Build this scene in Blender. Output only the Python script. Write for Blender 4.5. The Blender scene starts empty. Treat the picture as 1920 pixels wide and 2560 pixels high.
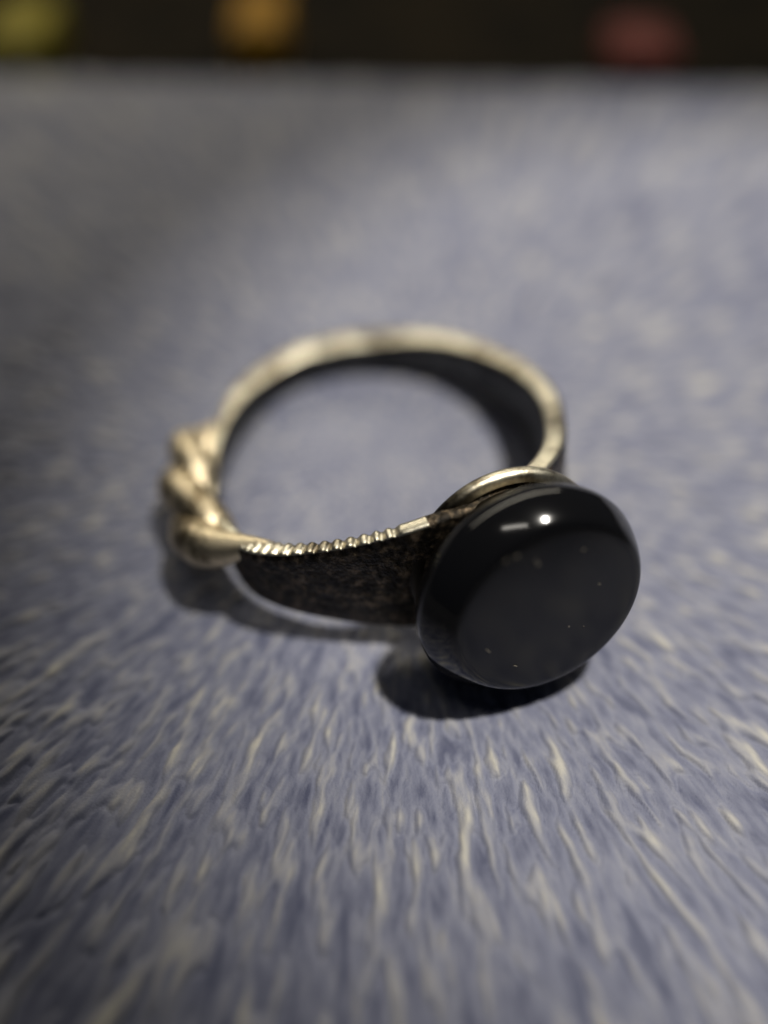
import bpy, math, random
import numpy as np
from mathutils import Vector, Matrix, noise

K = 0.001                      # everything below is written in millimetres
scene = bpy.context.scene
rng = np.random.default_rng(7)

# ------------------------------------------------------------------ camera
F_PX = 2200.0
PITCH = 0.94290641976993
CAM = np.array([0.418081, -30.937526, 40.237807])
cam_data = bpy.data.cameras.new('camera')
cam = bpy.data.objects.new('camera', cam_data)
scene.collection.objects.link(cam)
scene.camera = cam
cam.location = Vector(CAM * K)
cam.rotation_euler = (math.pi / 2 - PITCH, 0, 0)
cam_data.sensor_fit = 'VERTICAL'
cam_data.sensor_height = 24.0
cam_data.lens = 24.0 * F_PX / 2560.0
cam_data.clip_start = 0.001
cam_data.clip_end = 5.0
cam_data.dof.use_dof = True
cam_data.dof.focus_distance = 0.0402
cam_data.dof.aperture_fstop = cam_data.lens / 4.6
cam_data.dof.aperture_blades = 0

# ------------------------------------------------------------------ world and light
world = bpy.data.worlds.new('World')
scene.world = world
world.use_nodes = True
wn = world.node_tree.nodes
wn['Background'].inputs['Color'].default_value = (0.55, 0.68, 1.0, 1)
wn['Background'].inputs['Strength'].default_value = 0.02


def lamp(name, kind, loc, target, energy, color, **kw):
    d = bpy.data.lights.new(name, kind)
    o = bpy.data.objects.new(name, d)
    scene.collection.objects.link(o)
    o.location = Vector(loc) * K
    o.rotation_euler = (Vector(target) - Vector(loc)).to_track_quat('-Z', 'Y').to_euler()
    d.energy = energy
    d.color = color
    for k, v in kw.items():
        setattr(d, k, v)
    return o


# warm lamp behind right; cone cut at lower left imitates a phone's shadow
lamp('main_lamp_light', 'SPOT', (88, 26, 300), (24.5, 3.5, 0), 4.8, (1.0, 0.955, 0.87),
     shadow_soft_size=0.009, spot_size=math.radians(13.9), spot_blend=0.12)
# added wide panel behind, fills the upper left and mirrors in the metal
lamp('back_fill_light', 'AREA', (-25, 122, 75), (-16, 33, 0), 0.037, (1.0, 0.92, 0.76),
     shape='RECTANGLE', size=0.20, size_y=0.014, spread=math.radians(100))

# added narrow strip lamp, unseen, makes the long glint on the stone
glint_ = lamp('glint_strip_light', 'AREA', (-34, -12, 292), (7, -10, 5), 0.045, (1.0, 0.95, 0.86),
             shape='RECTANGLE', size=0.015, size_y=0.095)

scene.view_settings.view_transform = 'Standard'
scene.view_settings.look = 'None'
scene.view_settings.exposure = 0.0
scene.view_settings.gamma = 1.0


# ------------------------------------------------------------------ helpers
def link(name, verts, faces, mats, parent=None, smooth=True, mat_index=None):
    me = bpy.data.meshes.new(name)
    me.from_pydata([tuple(v) for v in (np.asarray(verts) * K)], [], [tuple(int(i) for i in f) for f in faces])
    for m in mats:
        me.materials.append(m)
    if mat_index is not None:
        me.polygons.foreach_set('material_index', mat_index)
    if smooth:
        me.polygons.foreach_set('use_smooth', [True] * len(me.polygons))
    me.update()
    o = bpy.data.objects.new(name, me)
    scene.collection.objects.link(o)
    if parent is not None:
        o.parent = parent
        o.matrix_parent_inverse = Matrix.Translation(-parent.location)
    return o


def big_mesh(name, V, quads, mats, smooth=True):
    """fast build of a quad mesh from numpy arrays (vertices in mm)"""
    me = bpy.data.meshes.new(name)
    n, q = len(V), len(quads)
    me.vertices.add(n)
    me.vertices.foreach_set('co', (V * K).astype(np.float32).ravel())
    k = quads.shape[1]
    me.loops.add(q * k)
    me.loops.foreach_set('vertex_index', quads.astype(np.int32).ravel())
    me.polygons.add(q)
    me.polygons.foreach_set('loop_start', np.arange(0, q * k, k, dtype=np.int32))
    me.polygons.foreach_set('loop_total', np.full(q, k, dtype=np.int32))
    me.polygons.foreach_set('use_smooth', np.full(q, smooth))
    for m in mats:
        me.materials.append(m)
    me.update(calc_edges=True)
    me.validate()
    o = bpy.data.objects.new(name, me)
    scene.collection.objects.link(o)
    return o


def grid_faces(nu, nv, closed_u=False, closed_v=False):
    f = []
    for i in range(nu if closed_u else nu - 1):
        for j in range(nv if closed_v else nv - 1):
            a = i * nv + j
            b = ((i + 1) % nu) * nv + j
            c = ((i + 1) % nu) * nv + (j + 1) % nv
            d = i * nv + (j + 1) % nv
            f.append((a, b, c, d))
    return f


def pinterp(deg, table):
    xs = np.array([t[0] for t in table], float)
    ys = np.array([t[1] for t in table], float)
    o = np.argsort(xs)
    xs, ys = xs[o], ys[o]
    d = (np.asarray(deg) + 180) % 360 - 180
    # smooth by averaging a few shifted linear interpolations
    acc = 0
    for s in (-7, -4, -2, 0, 2, 4, 7):
        acc = acc + np.interp((d + s + 180) % 360 - 180, xs, ys, period=360)
    return acc / 7


def new_mat(name):
    m = bpy.data.materials.new(name)
    m.use_nodes = True
    nt = m.node_tree
    return m, nt, nt.nodes['Principled BSDF']


def N(nt, kind, **inputs):
    n = nt.nodes.new(kind)
    for k, v in inputs.items():
        if k.startswith('p_'):
            setattr(n, k[2:], v)
        else:
            n.inputs[k.replace('_', ' ')].default_value = v
    return n


def ramp(nt, fac, stops):
    r = nt.nodes.new('ShaderNodeValToRGB')
    e = r.color_ramp.elements
    while len(e) < len(stops):
        e.new(0.5)
    for i, (p, c) in enumerate(stops):
        e[i].position = p
        e[i].color = (*c, 1) if len(c) == 3 else c
    nt.links.new(fac, r.inputs['Fac'])
    return r.outputs['Color']


def obj_mm(nt, scale=(1, 1, 1)):
    """object coordinates in millimetres"""
    tc = nt.nodes.new('ShaderNodeTexCoord')
    mp = nt.nodes.new('ShaderNodeMapping')
    mp.inputs['Scale'].default_value = tuple(s / K for s in scale)
    nt.links.new(tc.outputs['Object'], mp.inputs['Vector'])
    return mp.outputs['Vector']


# ------------------------------------------------------------------ metals and stone
def metal(name, base, dark, rough, scale=0.9, bump=0.06, metallic=1.0, rscale=1.0):
    m, nt, b = new_mat(name)
    v = obj_mm(nt)
    n1 = N(nt, 'ShaderNodeTexNoise', Scale=scale, Detail=6.0, Roughness=0.65)
    nt.links.new(v, n1.inputs['Vector'])
    n0 = N(nt, 'ShaderNodeTexNoise', Scale=0.22, Detail=2.0)
    nt.links.new(v, n0.inputs['Vector'])
    av = N(nt, 'ShaderNodeMath', p_operation='MULTIPLY_ADD')
    av.inputs[1].default_value = 0.8
    nt.links.new(n0.outputs['Fac'], av.inputs[0])
    sb = N(nt, 'ShaderNodeMath', p_operation='ADD')
    sb.inputs[1].default_value = -0.4
    nt.links.new(n1.outputs['Fac'], sb.inputs[0])
    nt.links.new(sb.outputs[0], av.inputs[2])
    nt.links.new(ramp(nt, av.outputs[0], [(0.36, dark), (0.60, base)]), b.inputs['Base Color'])
    n2 = N(nt, 'ShaderNodeTexNoise', Scale=7.0 * rscale, Detail=5.0, Roughness=0.7)
    nt.links.new(v, n2.inputs['Vector'])
    mr = N(nt, 'ShaderNodeMapRange')
    mr.inputs['To Min'].default_value = rough * 0.75
    mr.inputs['To Max'].default_value = rough * 1.35
    nt.links.new(n2.outputs['Fac'], mr.inputs['Value'])
    nt.links.new(mr.outputs['Result'], b.inputs['Roughness'])
    bp = N(nt, 'ShaderNodeBump', Strength=bump, Distance=0.0001)
    nt.links.new(n2.outputs['Fac'], bp.inputs['Height'])
    nt.links.new(bp.outputs['Normal'], b.inputs['Normal'])
    b.inputs['Metallic'].default_value = metallic
    return m


M_SILVER = metal('worn_silver', (0.76, 0.71, 0.56), (0.28, 0.24, 0.17), 0.31, bump=.3)
M_STRAND = metal('twist_silver', (0.82, 0.70, 0.48), (0.22, 0.17, 0.10), 0.36, scale=0.8, bump=.35)
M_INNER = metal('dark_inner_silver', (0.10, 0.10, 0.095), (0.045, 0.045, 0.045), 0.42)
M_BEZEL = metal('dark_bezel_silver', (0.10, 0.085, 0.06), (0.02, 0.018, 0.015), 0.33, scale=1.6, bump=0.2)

# blackened, hammered outer face of the shank
M_OX, nt, b = new_mat('oxidised_hammered_silver')
v = obj_mm(nt)
n1 = N(nt, 'ShaderNodeTexNoise', Scale=1.9, Detail=8.0, Roughness=0.72)
nt.links.new(v, n1.inputs['Vector'])
nt.links.new(ramp(nt, n1.outputs['Fac'], [(0.42, (0.014, 0.012, 0.010)), (0.52, (0.05, 0.040, 0.028)), (0.68, (0.27, 0.20, 0.13))]), b.inputs['Base Color'])
n2 = N(nt, 'ShaderNodeTexNoise', Scale=3.2, Detail=4.0, Roughness=0.6)
nt.links.new(v, n2.inputs['Vector'])
bp = N(nt, 'ShaderNodeBump', Strength=0.9, Distance=0.00022)
nt.links.new(n2.outputs['Fac'], bp.inputs['Height'])
nt.links.new(bp.outputs['Normal'], b.inputs['Normal'])
b.inputs['Metallic'].default_value = 0.85
b.inputs['Roughness'].default_value = 0.36

# polished black stone with a few dust specks and hairline scratches
M_STONE, nt, b = new_mat('polished_black_onyx')
v = obj_mm(nt)
vo = N(nt, 'ShaderNodeTexVoronoi', Scale=1.35)
wob = N(nt, 'ShaderNodeTexNoise', Scale=6.0, Detail=3.0)
nt.links.new(v, wob.inputs['Vector'])
mx = N(nt, 'ShaderNodeMix', p_data_type='VECTOR')
mx.inputs['Factor'].default_value = 0.12
nt.links.new(v, mx.inputs[4])
nt.links.new(wob.outputs['Color'], mx.inputs[5])
nt.links.new(mx.outputs[1], vo.inputs['Vector'])
spk = ramp(nt, vo.outputs['Distance'], [(0.045, (1, 1, 1)), (0.075, (0, 0, 0))])
gate = N(nt, 'ShaderNodeTexNoise', Scale=0.45, Detail=1.0)
nt.links.new(v, gate.inputs['Vector'])
gt = ramp(nt, gate.outputs['Fac'], [(0.62, (0, 0, 0)), (0.72, (1, 1, 1))])
mu = N(nt, 'ShaderNodeMath', p_operation='MULTIPLY')
nt.links.new(spk, mu.inputs[0])
nt.links.new(gt, mu.inputs[1])
mc = N(nt, 'ShaderNodeMix', p_data_type='RGBA')
mc.inputs[6].default_value = (0.004, 0.004, 0.0045, 1)
mc.inputs[7].default_value = (0.45, 0.40, 0.32, 1)
nt.links.new(mu.outputs[0], mc.inputs[0])
nt.links.new(mc.outputs[2], b.inputs['Base Color'])
mr = N(nt, 'ShaderNodeMapRange')
mr.inputs['To Min'].default_value = 0.11
mr.inputs['To Max'].default_value = 0.6
nt.links.new(mu.outputs[0], mr.inputs['Value'])
nt.links.new(mr.outputs['Result'], b.inputs['Roughness'])
b.inputs['IOR'].default_value = 1.54

# ------------------------------------------------------------------ the ring
C = np.array([0, 0, 3.011343])
U = np.array([0.545508, -0.815530, 0.193212])     # from the ring's centre to the stone
V_ = np.array([0.831192, 0.555985, 0.0])
NN = np.array([-0.107423, 0.160596, 0.981157])    # axis of the ring

R_IN = [(-177, 9.35), (-163, 9.06), (-149, 8.8), (-135, 8.67), (-120, 8.6), (-109, 8.75), (-100, 8.96), (-91, 9.12),
        (-75, 9.3), (-60, 9.03), (-47, 8.83), (-36, 8.79), (-27, 8.85), (-15, 8.92), (0, 9.1), (19, 9.35), (32, 9.2),
        (50, 8.85), (65, 8.96), (80, 9.08), (96, 9.06), (111, 9.08), (126, 9.04), (140, 9.0), (153, 9.13), (167, 9.27)]
THICK = [(-180, 1.75), (-160, 1.5), (-148, 1.1), (-138, 0.6), (-120, 0.45), (-90, 0.5), (-82, 0.6), (-73, 1.15), (-64, 1.15), (-50, 0.85),
         (-30, 0.75), (0, 0.9), (30, 1.2), (60, 1.25), (90, 1.35), (120, 1.5), (145, 1.75), (165, 1.85)]


def width(deg):
    d = (np.asarray(deg) + 180) % 360 - 180
    w = 2.158 + 5.33 * np.exp(-(np.radians(d) / 1.0698) ** 2)
    w = w - 1.25 * np.exp(-((d + 110) / 17.0) ** 2)
    return w


def ringpt(deg, r, z):
    a = np.radians(deg)
    return C + np.multiply.outer(r * np.cos(a), U) + np.multiply.outer(r * np.sin(a), V_) + np.multiply.outer(z, NN)


ring = bpy.data.objects.new('signet_ring', None)
scene.collection.objects.link(ring)
ring.location = Vector((0, 0, 0))
ring['label'] = 'silver signet ring with twisted wire shank and round black stone on blue-grey fabric'
ring['category'] = 'ring'

# band: closed sweep of a rounded rectangle, with filed notches along the rim
NPHI = 2160
PROF = []            # (s_r, s_z, dr, dz): fractions across the thickness / height plus rounding offsets
rr = 0.22
for k in range(9):   # inner wall going up
    PROF.append(('in', -1 + 2 * k / 8))
TOP = 8
for k in range(1, TOP):
    PROF.append(('top', k / TOP))
for k in range(13):
    PROF.append(('out', 1 - 2 * k / 12))
for k in range(1, TOP):
    PROF.append(('bot', 1 - k / TOP))
npf = len(PROF)
degs = np.linspace(-180, 180, NPHI, endpoint=False)
ri = pinterp(degs, R_IN)
th = pinterp(degs, THICK)
w = width(degs)


def notch(d):
    g = np.zeros_like(d)
    # crisp filed ribs on the near shank, growing finer toward the twist
    for c, wd, dp in [(c_ + 8.5, w_ * 1.15, d_) for c_, w_, d_ in [(-79, .5, .05), (-77, .5, .07), (-74.6, .6, .10), (-71.6, .6, .13), (-68.3, .7, .15), (-64.8, .75, .18),
                      (-61.0, .8, .18), (-57.2, .8, .20), (-53.2, .85, .20), (-49.2, .85, .20), (-45.2, .9, .20), (-41.2, .9, .20),
                      (-37.6, .9, .20), (-34.0, .9, .16)]]:
        g += dp * np.exp(-((d - c) / wd) ** 2)
    # shallow nicks on the far rim
    for c in [168, 165.5, 163.4, 152.0, 149.6, 147.6, 145.2, 143.0, 141.3, 139.6]:
        g += .10 * np.exp(-((d - c) / .55) ** 2)
    return g


ext = 1.25 * np.exp(-((degs - 72) / 42) ** 2)
nt_ = notch(degs)
wave = np.array([noise.noise(Vector((math.cos(a) * 3, math.sin(a) * 3, 1.3))) for a in np.radians(degs)]) * 0.16
wave2 = np.array([noise.noise(Vector((math.cos(a) * 11, math.sin(a) * 11, 4.3))) for a in np.radians(degs)]) * 0.05
verts = np.zeros((NPHI, npf, 3))
for j, (side, s) in enumerate(PROF):
    if side == 'in':
        r = ri + np.where(abs(s) > .9, .10 * th, 0)
        z = s * (w / 2 - np.where(abs(s) > .9, .0, .0)) - np.sign(s) * (0.12 if abs(s) > .9 else 0)
    elif side == 'out':
        r = ri + th - np.where(abs(s) > .9, .08 * th, 0)
        z = s * w / 2 - np.sign(s) * (0.14 if abs(s) > .9 else 0)
        # gentle hammering of the outer face
        hm = np.array([noise.noise(Vector((a * 9, s * 2.2, 7.0))) for a in np.radians(degs)])
        r = r + hm * 0.07 * (1 - abs(s) ** 4)
    elif side == 'top':
        r = ri + th * s
        z = w / 2 + 0.10 * math.sin(math.pi * s) ** .6 - 0.10
    else:
        r = ri + th * s
        z = -w / 2 - 0.10 * math.sin(math.pi * s) ** .6 + 0.10
    # the far right part of the band is deeper below its middle line
    z = np.where(z < 0, z * (1 + ext / (w / 2)), z)
    up = 1 if (side == 'top' or (side in ('in', 'out') and s > .6)) else 0
    if up:
        k = 1.0 if side == 'top' else (0.75 if s > .9 else 0.0)
        z = z - nt_ * k + (wave + wave2) * (k > 0) * .6
        if side == 'out' and s > .9:
            r = r - nt_ * 0.9
    verts[:, j] = ringpt(degs, r, z)
faces = grid_faces(NPHI, npf, True, True)
mi = []
for i in range(NPHI):
    dg = degs[i]
    for j in range(npf):
        sj = PROF[j][0]
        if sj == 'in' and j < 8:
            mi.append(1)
        elif sj == 'out' and j > 8 + TOP - 1 and j < 8 + TOP + 12 and -84 < dg < 70:
            mi.append(2)
        elif -16.5 < dg < 14:
            mi.append(2)
        else:
            mi.append(0)
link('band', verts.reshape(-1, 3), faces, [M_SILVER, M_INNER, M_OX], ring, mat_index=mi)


# twisted section: two thick wires wound round each other
def tube(path, rad, seg=20, ref=None, ell=1.0):
    path = np.asarray(path)
    n = len(path)
    T = np.gradient(path, axis=0)
    T /= np.linalg.norm(T, axis=1)[:, None]
    A = np.cross(ref, T)
    A /= np.linalg.norm(A, axis=1)[:, None]
    B = np.cross(T, A)
    a = np.linspace(0, 2 * np.pi, seg, endpoint=False)
    V = path[:, None] + rad[:, None, None] * (np.cos(a)[None, :, None] * A[:, None] + ell * np.sin(a)[None, :, None] * B[:, None])
    V = V.reshape(-1, 3)
    f = grid_faces(n, seg, False, True)
    V = np.vstack([V, path[0], path[-1]])
    m = len(V)
    for k in range(seg):
        f.append((k, (k + 1) % seg, m - 2))
        f.append(((n - 1) * seg + (k + 1) % seg, (n - 1) * seg + k, m - 1))
    return V, f


TW0, TW1 = -140.0, -64.0
for sgn in (0, 1):
    n = 200
    t = np.linspace(0, 1, n)
    ph = TW0 + (TW1 - TW0) * t
    end = .84 if sgn else 1.0
    e1 = np.clip(t / .15, 0, 1)
    e2 = np.clip((end - t) / (.22 if sgn else .30), 0, 1)
    e1 = e1 * e1 * (3 - 2 * e1)
    e2 = e2 * e2 * (3 - 2 * e2)
    env = e1 * e2
    A = np.interp(t, [0, .14, .39, .70, 1.0], [-390, -315, -135, 40, 92])
    ker = np.hanning(31)
    A = np.convolve(np.pad(A, 15, mode='edge'), ker / ker.sum(), 'valid')
    psi = np.radians(A + 180 * sgn)
    off = 0.56 * env
    rc = 10.35 - 0.65 * (1 - e1) - 1.0 * (1 - e2)
    zc = 0.30 + 0.35 * (1 - e1) + (1.25 if not sgn else -.6) * (1 - e2)
    a = np.radians(ph)
    er = np.outer(np.cos(a), U) + np.outer(np.sin(a), V_)
    path = ringpt(ph, rc, zc) + (off * np.cos(psi))[:, None] * er + (off * np.sin(psi))[:, None] * NN
    grow = 1 + .10 * np.exp(-((t - .68) / .12) ** 2) - .10 * np.exp(-((t - .12) / .12) ** 2)
    rad = (0.36 + 0.72 * env * grow)
    V, f = tube(path, rad, 28, NN)
    link('twisted_wire', V, f, [M_STRAND], ring)

# stone and its setting: turned about the stone's own axis
ND = np.array([0.301528, -0.886479, 0.351050])
WW = np.cross(NN, ND)
WW /= np.linalg.norm(WW)
VV = np.cross(ND, WW)
DC = np.array([7.128567, -10.657149, 5.536189]) + NN * 0.503204
OUTC = (5.5031, -0.0200, -0.2362, 0.0300, 0.1500)      # a slightly oval outline
OUT = [(d_, OUTC[0] + OUTC[1] * math.cos(math.radians(d_)) + OUTC[2] * math.sin(math.radians(d_)) + OUTC[3] * math.cos(math.radians(2 * d_)) + OUTC[4] * math.sin(math.radians(2 * d_))) for d_ in range(0, 360, 6)]


def turned(name, prof, mats, parent, seg=192, shape=1.0, dent=0.0, shear=None, close_first=False, close_last=False):
    d = np.linspace(0, 360, seg, endpoint=False)
    m = 1 + shape * (pinterp(d, OUT) / 5.536 - 1)
    V = []
    for i, (off, r) in enumerate(prof):
        nz = np.array([noise.noise(Vector((math.cos(x) * 2.2, math.sin(x) * 2.2, i * .35 + off))) for x in np.radians(d)]) * dent
        q = r * m + nz
        a = np.radians(d)
        s_ = shear(off) if shear else 0.0
        V.append(DC + s_ * (0.75 * WW + 0.10 * VV) + np.outer(q * np.cos(a), WW) + np.outer(q * np.sin(a), VV) + np.outer(np.full(seg, off) + nz * .6, ND))
    V = np.array(V)
    f = grid_faces(len(prof), seg, False, True)
    f = [x[::-1] for x in f]
    V = V.reshape(-1, 3)
    if close_first:
        V = np.vstack([V, V[:seg].mean(0)])
        c = len(V) - 1
        f += [(k, c, (k + 1) % seg) for k in range(seg)]
    if close_last:
        b0 = (len(prof) - 1) * seg
        V = np.vstack([V, V[b0:b0 + seg].mean(0)])
        c = len(V) - 1
        f += [(b0 + (k + 1) % seg, c, b0 + k) for k in range(seg)]
    return link(name, V, f, mats, parent)


# polished stone: flat girdle, broad rounded shoulder, very low dome
ctrl = [(-1.45, 4.2), (-1.40, 4.75), (-1.22, 5.08), (-0.95, 5.27), (-0.60, 5.36), (-0.22, 5.38), (0.12, 5.27), (0.48, 5.08),
        (0.82, 4.86), (1.10, 4.64), (1.24, 4.46), (1.285, 4.28), (1.30, 4.05)]


def catmull(pts, k=5):
    p = np.array([pts[0]] + pts + [pts[-1]], float)
    out = []
    for i in range(1, len(p) - 2):
        for t in np.arange(k) / k:
            out.append(.5 * ((2 * p[i]) + (p[i + 1] - p[i - 1]) * t + (2 * p[i - 1] - 5 * p[i] + 4 * p[i + 1] - p[i + 2]) * t * t + (3 * p[i] - p[i - 1] - 3 * p[i + 1] + p[i + 2]) * t ** 3))
    out.append(p[-2])
    return [tuple(x) for x in out]


sp = catmull(ctrl)
r0, o0 = sp[-1][1], sp[-1][0]
for k in range(1, 12):
    r = r0 * (1 - k / 12)
    sp.append((o0 + 0.03 * (1 - (r / r0) ** 2), r))
stone = turned('stone', sp, [M_STONE], ring, seg=256, shape=1.0, shear=lambda o: 0.35 * max(0.0, min(1.0, (o - 0.0) / 1.3)), close_first=True, close_last=True)

# lint and dust sitting on the polished face
M_DUST = bpy.data.materials.new('pale_dust')
M_DUST.use_nodes = True
M_DUST.node_tree.nodes['Principled BSDF'].inputs['Base Color'].default_value = (0.15, 0.135, 0.11, 1)
M_DUST.node_tree.nodes['Principled BSDF'].inputs['Roughness'].default_value = 0.9
fo = sp[-1][0]
for k, (a_, b_, l_, w_, an_) in enumerate([(-1.35, 3.45, .13, .032, .25), (-1.85, 3.4, .11, .03, .5), (-0.42, 2.65, .11, .065, 1.3), (-0.52, 2.9, .07, .04, 2.0),
                                           (-3.1, -1.2, .15, .035, 2.1), (-1.9, -2.7, .13, .03, 2.4), (1.7, 2.6, .09, .03, .4), (2.4, .4, .05, .04, 0)]):
    V, f = [], []
    m_ = 9
    for ring_ in (0, 1):
        for i in range(m_):
            t = 2 * math.pi * i / m_
            rr_ = (1 + rng.uniform(-.35, .35)) * (1 - .45 * ring_)
            x_, y_ = l_ * math.cos(t) * rr_, w_ * math.sin(t) * rr_ + .25 * w_ * math.sin(3 * t)
            V.append(DC + WW * (a_ + x_ * math.cos(an_) - y_ * math.sin(an_) + .35 * .75) + VV * (b_ + x_ * math.sin(an_) + y_ * math.cos(an_)) + ND * (fo + .002 + .03 * ring_))
    for i in range(m_):
        f.append((i, (i + 1) % m_, m_ + (i + 1) % m_, m_ + i))
    f.append(tuple(range(m_, 2 * m_)))
    link('dust_speck', V, f, [M_DUST], ring)

# bezel: a rounded bright lip behind, then a dark cup wall running in under the stone
lip = [(-2.2, 3.8)]
for k in range(0, 17):
    a = math.pi * (0.95 - 1.35 * k / 16)
    lip.append((-2.75 + 0.42 * math.sin(a) * 1.1 - .05, 4.45 + 0.42 * math.cos(math.pi - a) * -1.0))
bz = [(-3.9, 2.2), (-3.85, 3.5), (-3.7, 4.2), (-3.55, 4.55), (-3.35, 4.74), (-3.15, 4.78), (-2.95, 4.70), (-2.82, 4.5), (-2.78, 4.2)]
M_LIP = M_SILVER.copy()              # bright along the top, darker toward the shank
M_LIP.name = 'part_dark_silver'
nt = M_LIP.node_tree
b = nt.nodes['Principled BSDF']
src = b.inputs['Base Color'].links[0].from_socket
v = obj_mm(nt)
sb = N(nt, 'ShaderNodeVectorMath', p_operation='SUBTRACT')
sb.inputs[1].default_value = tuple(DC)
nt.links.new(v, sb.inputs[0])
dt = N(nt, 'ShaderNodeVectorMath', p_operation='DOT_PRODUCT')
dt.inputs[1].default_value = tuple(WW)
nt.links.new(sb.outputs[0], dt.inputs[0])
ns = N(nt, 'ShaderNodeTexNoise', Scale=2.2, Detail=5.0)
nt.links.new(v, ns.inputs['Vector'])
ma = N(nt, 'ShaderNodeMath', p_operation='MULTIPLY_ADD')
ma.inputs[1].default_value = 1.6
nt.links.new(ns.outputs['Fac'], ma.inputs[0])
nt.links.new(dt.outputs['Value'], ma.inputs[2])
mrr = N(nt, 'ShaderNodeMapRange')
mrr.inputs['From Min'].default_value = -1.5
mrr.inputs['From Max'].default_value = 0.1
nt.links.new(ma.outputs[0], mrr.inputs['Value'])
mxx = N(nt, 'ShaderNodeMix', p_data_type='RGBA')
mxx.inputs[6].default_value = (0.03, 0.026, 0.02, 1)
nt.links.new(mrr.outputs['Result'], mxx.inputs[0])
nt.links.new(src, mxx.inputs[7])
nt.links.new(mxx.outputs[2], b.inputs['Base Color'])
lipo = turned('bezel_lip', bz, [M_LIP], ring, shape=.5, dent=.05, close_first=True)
cup = [(-2.9, 3.9), (-2.6, 4.05), (-2.1, 4.1), (-1.7, 4.2), (-1.45, 4.45), (-1.25, 4.75)]
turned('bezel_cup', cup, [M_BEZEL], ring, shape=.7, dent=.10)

# ------------------------------------------------------------------ the fabric
PC = np.array([1.0, 2.5])           # nap pattern spreads from about here, with lens streaks drawn into it
XE = lambda x: 47.0 - 0.03 * x      # far edge of the cloth


def fab_mat(name):
    m, nt, b = new_mat(name)
    if True:
        tc = nt.nodes.new('ShaderNodeTexCoord')
        mp = nt.nodes.new('ShaderNodeMapping')
        mp.inputs['Location'].default_value = (-PC[0], -PC[1], 0)
        mp.inputs['Scale'].default_value = (1 / K, 1 / K, 0)
        nt.links.new(tc.outputs['Object'], mp.inputs['Vector'])
        ln = N(nt, 'ShaderNodeVectorMath', p_operation='LENGTH')
        nt.links.new(mp.outputs['Vector'], ln.inputs[0])
        ad = N(nt, 'ShaderNodeMath', p_operation='ADD')
        ad.inputs[1].default_value = 8.0
        nt.links.new(ln.outputs['Value'], ad.inputs[0])
        lg = N(nt, 'ShaderNodeMath', p_operation='LOGARITHM')
        lg.inputs[1].default_value = math.e
        nt.links.new(ad.outputs[0], lg.inputs[0])
        iv = N(nt, 'ShaderNodeMath', p_operation='DIVIDE')
        iv.inputs[0].default_value = 60.0
        nt.links.new(ad.outputs[0], iv.inputs[1])
        sc = N(nt, 'ShaderNodeVectorMath', p_operation='SCALE')
        nt.links.new(mp.outputs['Vector'], sc.inputs[0])
        nt.links.new(iv.outputs[0], sc.inputs['Scale'])
        ml = N(nt, 'ShaderNodeMath', p_operation='MULTIPLY')
        ml.inputs[1].default_value = 7.5
        nt.links.new(lg.outputs[0], ml.inputs[0])
        cz = nt.nodes.new('ShaderNodeCombineXYZ')
        nt.links.new(ml.outputs[0], cz.inputs['Z'])
        av = N(nt, 'ShaderNodeVectorMath', p_operation='ADD')
        nt.links.new(sc.outputs[0], av.inputs[0])
        nt.links.new(cz.outputs[0], av.inputs[1])
        nz = N(nt, 'ShaderNodeTexNoise', Scale=1.0, Detail=6.0, Roughness=0.6)
        nt.links.new(av.outputs[0], nz.inputs['Vector'])
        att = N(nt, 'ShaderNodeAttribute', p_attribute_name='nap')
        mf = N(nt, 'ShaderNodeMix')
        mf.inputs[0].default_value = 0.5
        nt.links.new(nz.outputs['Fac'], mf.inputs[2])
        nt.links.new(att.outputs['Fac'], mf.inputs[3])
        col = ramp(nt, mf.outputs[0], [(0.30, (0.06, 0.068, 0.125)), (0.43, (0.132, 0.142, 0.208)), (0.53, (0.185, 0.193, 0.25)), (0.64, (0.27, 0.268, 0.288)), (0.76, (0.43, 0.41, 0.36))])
        low = N(nt, 'ShaderNodeTexNoise', Scale=0.28, Detail=3.0, Roughness=0.6)
        nt.links.new(mp.outputs['Vector'], low.inputs['Vector'])
        lm = N(nt, 'ShaderNodeMath', p_operation='MULTIPLY_ADD')
        lm.inputs[1].default_value = 0.22
        nt.links.new(low.outputs['Fac'], lm.inputs[0])
        ls = N(nt, 'ShaderNodeMath', p_operation='ADD')
        ls.inputs[1].default_value = -0.12
        nt.links.new(mf.outputs[0], ls.inputs[0])
        nt.links.new(ls.outputs[0], lm.inputs[2])
        nt.links.new(lm.outputs[0], col.node.inputs['Fac'])
        fine = N(nt, 'ShaderNodeTexNoise', Scale=9.0, Detail=3.0)
        nt.links.new(mp.outputs['Vector'], fine.inputs['Vector'])
        bp = N(nt, 'ShaderNodeBump', Strength=0.5, Distance=0.00006)
        nt.links.new(fine.outputs['Fac'], bp.inputs['Height'])
        nt.links.new(bp.outputs['Normal'], b.inputs['Normal'])
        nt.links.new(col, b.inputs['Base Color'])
    b.inputs['Roughness'].default_value = 0.62
    b.inputs['Sheen Weight'].default_value = 0.25
    return m


M_FAB = fab_mat('streaked_fabric')

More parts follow.
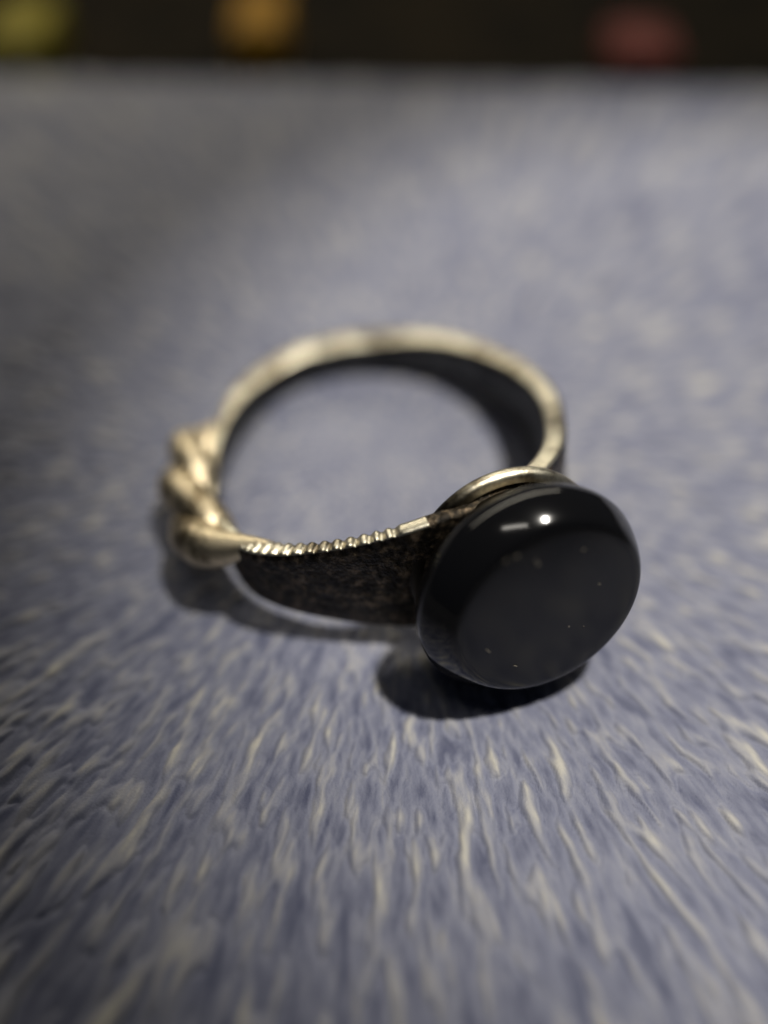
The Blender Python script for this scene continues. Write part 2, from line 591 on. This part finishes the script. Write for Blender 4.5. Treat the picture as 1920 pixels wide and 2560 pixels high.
xs = np.concatenate([np.linspace(-150, -47, 25), np.linspace(-46, -27, 90), np.linspace(-26.8, 28, 560), np.linspace(28.3, 46, 85), np.linspace(47, 150, 25)])
ysv = np.concatenate([np.linspace(-80, -34, 12), np.linspace(-33, 14, 540), np.linspace(14.2, 46, 190)])
Y1 = ysv[-1]
Xg, Yg = np.meshgrid(xs, ysv, indexing='ij')
far = np.clip((Yg - 14) / (Y1 - 14), 0, 1)
Yg = Yg + far * (XE(Xg) - Y1)
D = np.stack([Xg - PC[0], Yg - PC[1]], -1)
RR = np.hypot(D[..., 0], D[..., 1]) + 1e-6
gu = np.stack([(D[..., 0] / (RR + 8) * 56).ravel(), (D[..., 1] / (RR + 8) * 56).ravel(), (np.log(RR + 8) * 7.0).ravel()], 1)
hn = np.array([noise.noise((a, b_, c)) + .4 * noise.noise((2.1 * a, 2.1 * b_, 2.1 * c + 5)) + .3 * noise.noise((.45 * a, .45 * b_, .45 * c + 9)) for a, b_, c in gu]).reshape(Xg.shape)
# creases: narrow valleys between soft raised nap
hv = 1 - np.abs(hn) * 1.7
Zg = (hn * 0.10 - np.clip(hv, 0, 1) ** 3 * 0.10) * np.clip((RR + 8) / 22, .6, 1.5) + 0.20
edge = np.clip((XE(Xg) + 1.0 - Yg) / 5.0, 0, 1)
Zg = Zg - (1 - np.sqrt(1 - (1 - edge) ** 2)) * 3.6
nu, nv = Xg.shape
Vg = np.stack([Xg, Yg, Zg], -1).reshape(-1, 3)
idx = np.arange(nu * nv).reshape(nu, nv)
q = np.stack([idx[:-1, :-1], idx[1:, :-1], idx[1:, 1:], idx[:-1, 1:]], -1).reshape(-1, 4)
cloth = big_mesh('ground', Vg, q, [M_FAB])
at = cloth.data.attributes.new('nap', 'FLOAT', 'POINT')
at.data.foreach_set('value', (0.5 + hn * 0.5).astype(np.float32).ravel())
cloth['kind'] = 'structure'


# ------------------------------------------------------------------ beyond the far edge
def plain(name, c0, c1, rough=.6, scale=.15):
    m, nt, b = new_mat(name)
    v = obj_mm(nt)
    n1 = N(nt, 'ShaderNodeTexNoise', Scale=scale, Detail=4.0)
    nt.links.new(v, n1.inputs['Vector'])
    nt.links.new(ramp(nt, n1.outputs['Fac'], [(.35, c0), (.65, c1)]), b.inputs['Base Color'])
    b.inputs['Roughness'].default_value = rough
    b.inputs['Specular IOR Level'].default_value = 0.15
    return m


tab = link('table', [(-260, -120, -2.9), (260, -120, -2.9), (260, 300, -2.9), (-260, 300, -2.9)], [(0, 1, 2, 3)],
           [plain('dark_table', (0.006, 0.005, 0.003), (0.02, 0.014, 0.006), rough=.95)], smooth=False)
tab['kind'] = 'structure'


def block(name, x, y, z, sx, sy, sz, m, label, cat, rot=0, bev=.28):
    """soft-cornered block: rounded superellipsoid with real depth"""
    V, nu, nv = [], 40, 24
    e = .35
    sg = lambda a, p: math.copysign(abs(a) ** p, a)
    for i in range(nu):
        for j in range(nv):
            a = 2 * math.pi * i / nu
            b = -math.pi / 2 + math.pi * j / (nv - 1)
            px, py, pz = sx * sg(math.cos(b), e) * sg(math.cos(a), e), sy * sg(math.cos(b), e) * sg(math.sin(a), e), sz * sg(math.sin(b), e)
            V.append((x + px * math.cos(rot) - py * math.sin(rot), y + px * math.sin(rot) + py * math.cos(rot), z + sz + pz))
    o = link(name, V, grid_faces(nu, nv, True, False), [m])
    o['label'] = label
    o['category'] = cat
    return o


block('yellow_block', -33.5, 54.5, -2.9, 3.0, 5, 2.0, plain('olive_yellow', (.22, .18, .015), (.32, .27, .02)),
      'blurred olive yellow object at the far left beyond the fabric edge', 'block')
block('amber_block', -11.2, 54.6, -2.9, 2.5, 4.6, 2.4, plain('amber', (.34, .17, .008), (.46, .24, .012)),
      'blurred amber object left of centre beyond the fabric edge', 'block')
block('red_block', 24.5, 52.9, -2.9, 3.2, 3.6, 1.5, plain('dull_red', (.12, .025, .016), (.2, .04, .03)),
      'blurred dull red object at the right beyond the fabric edge', 'block')
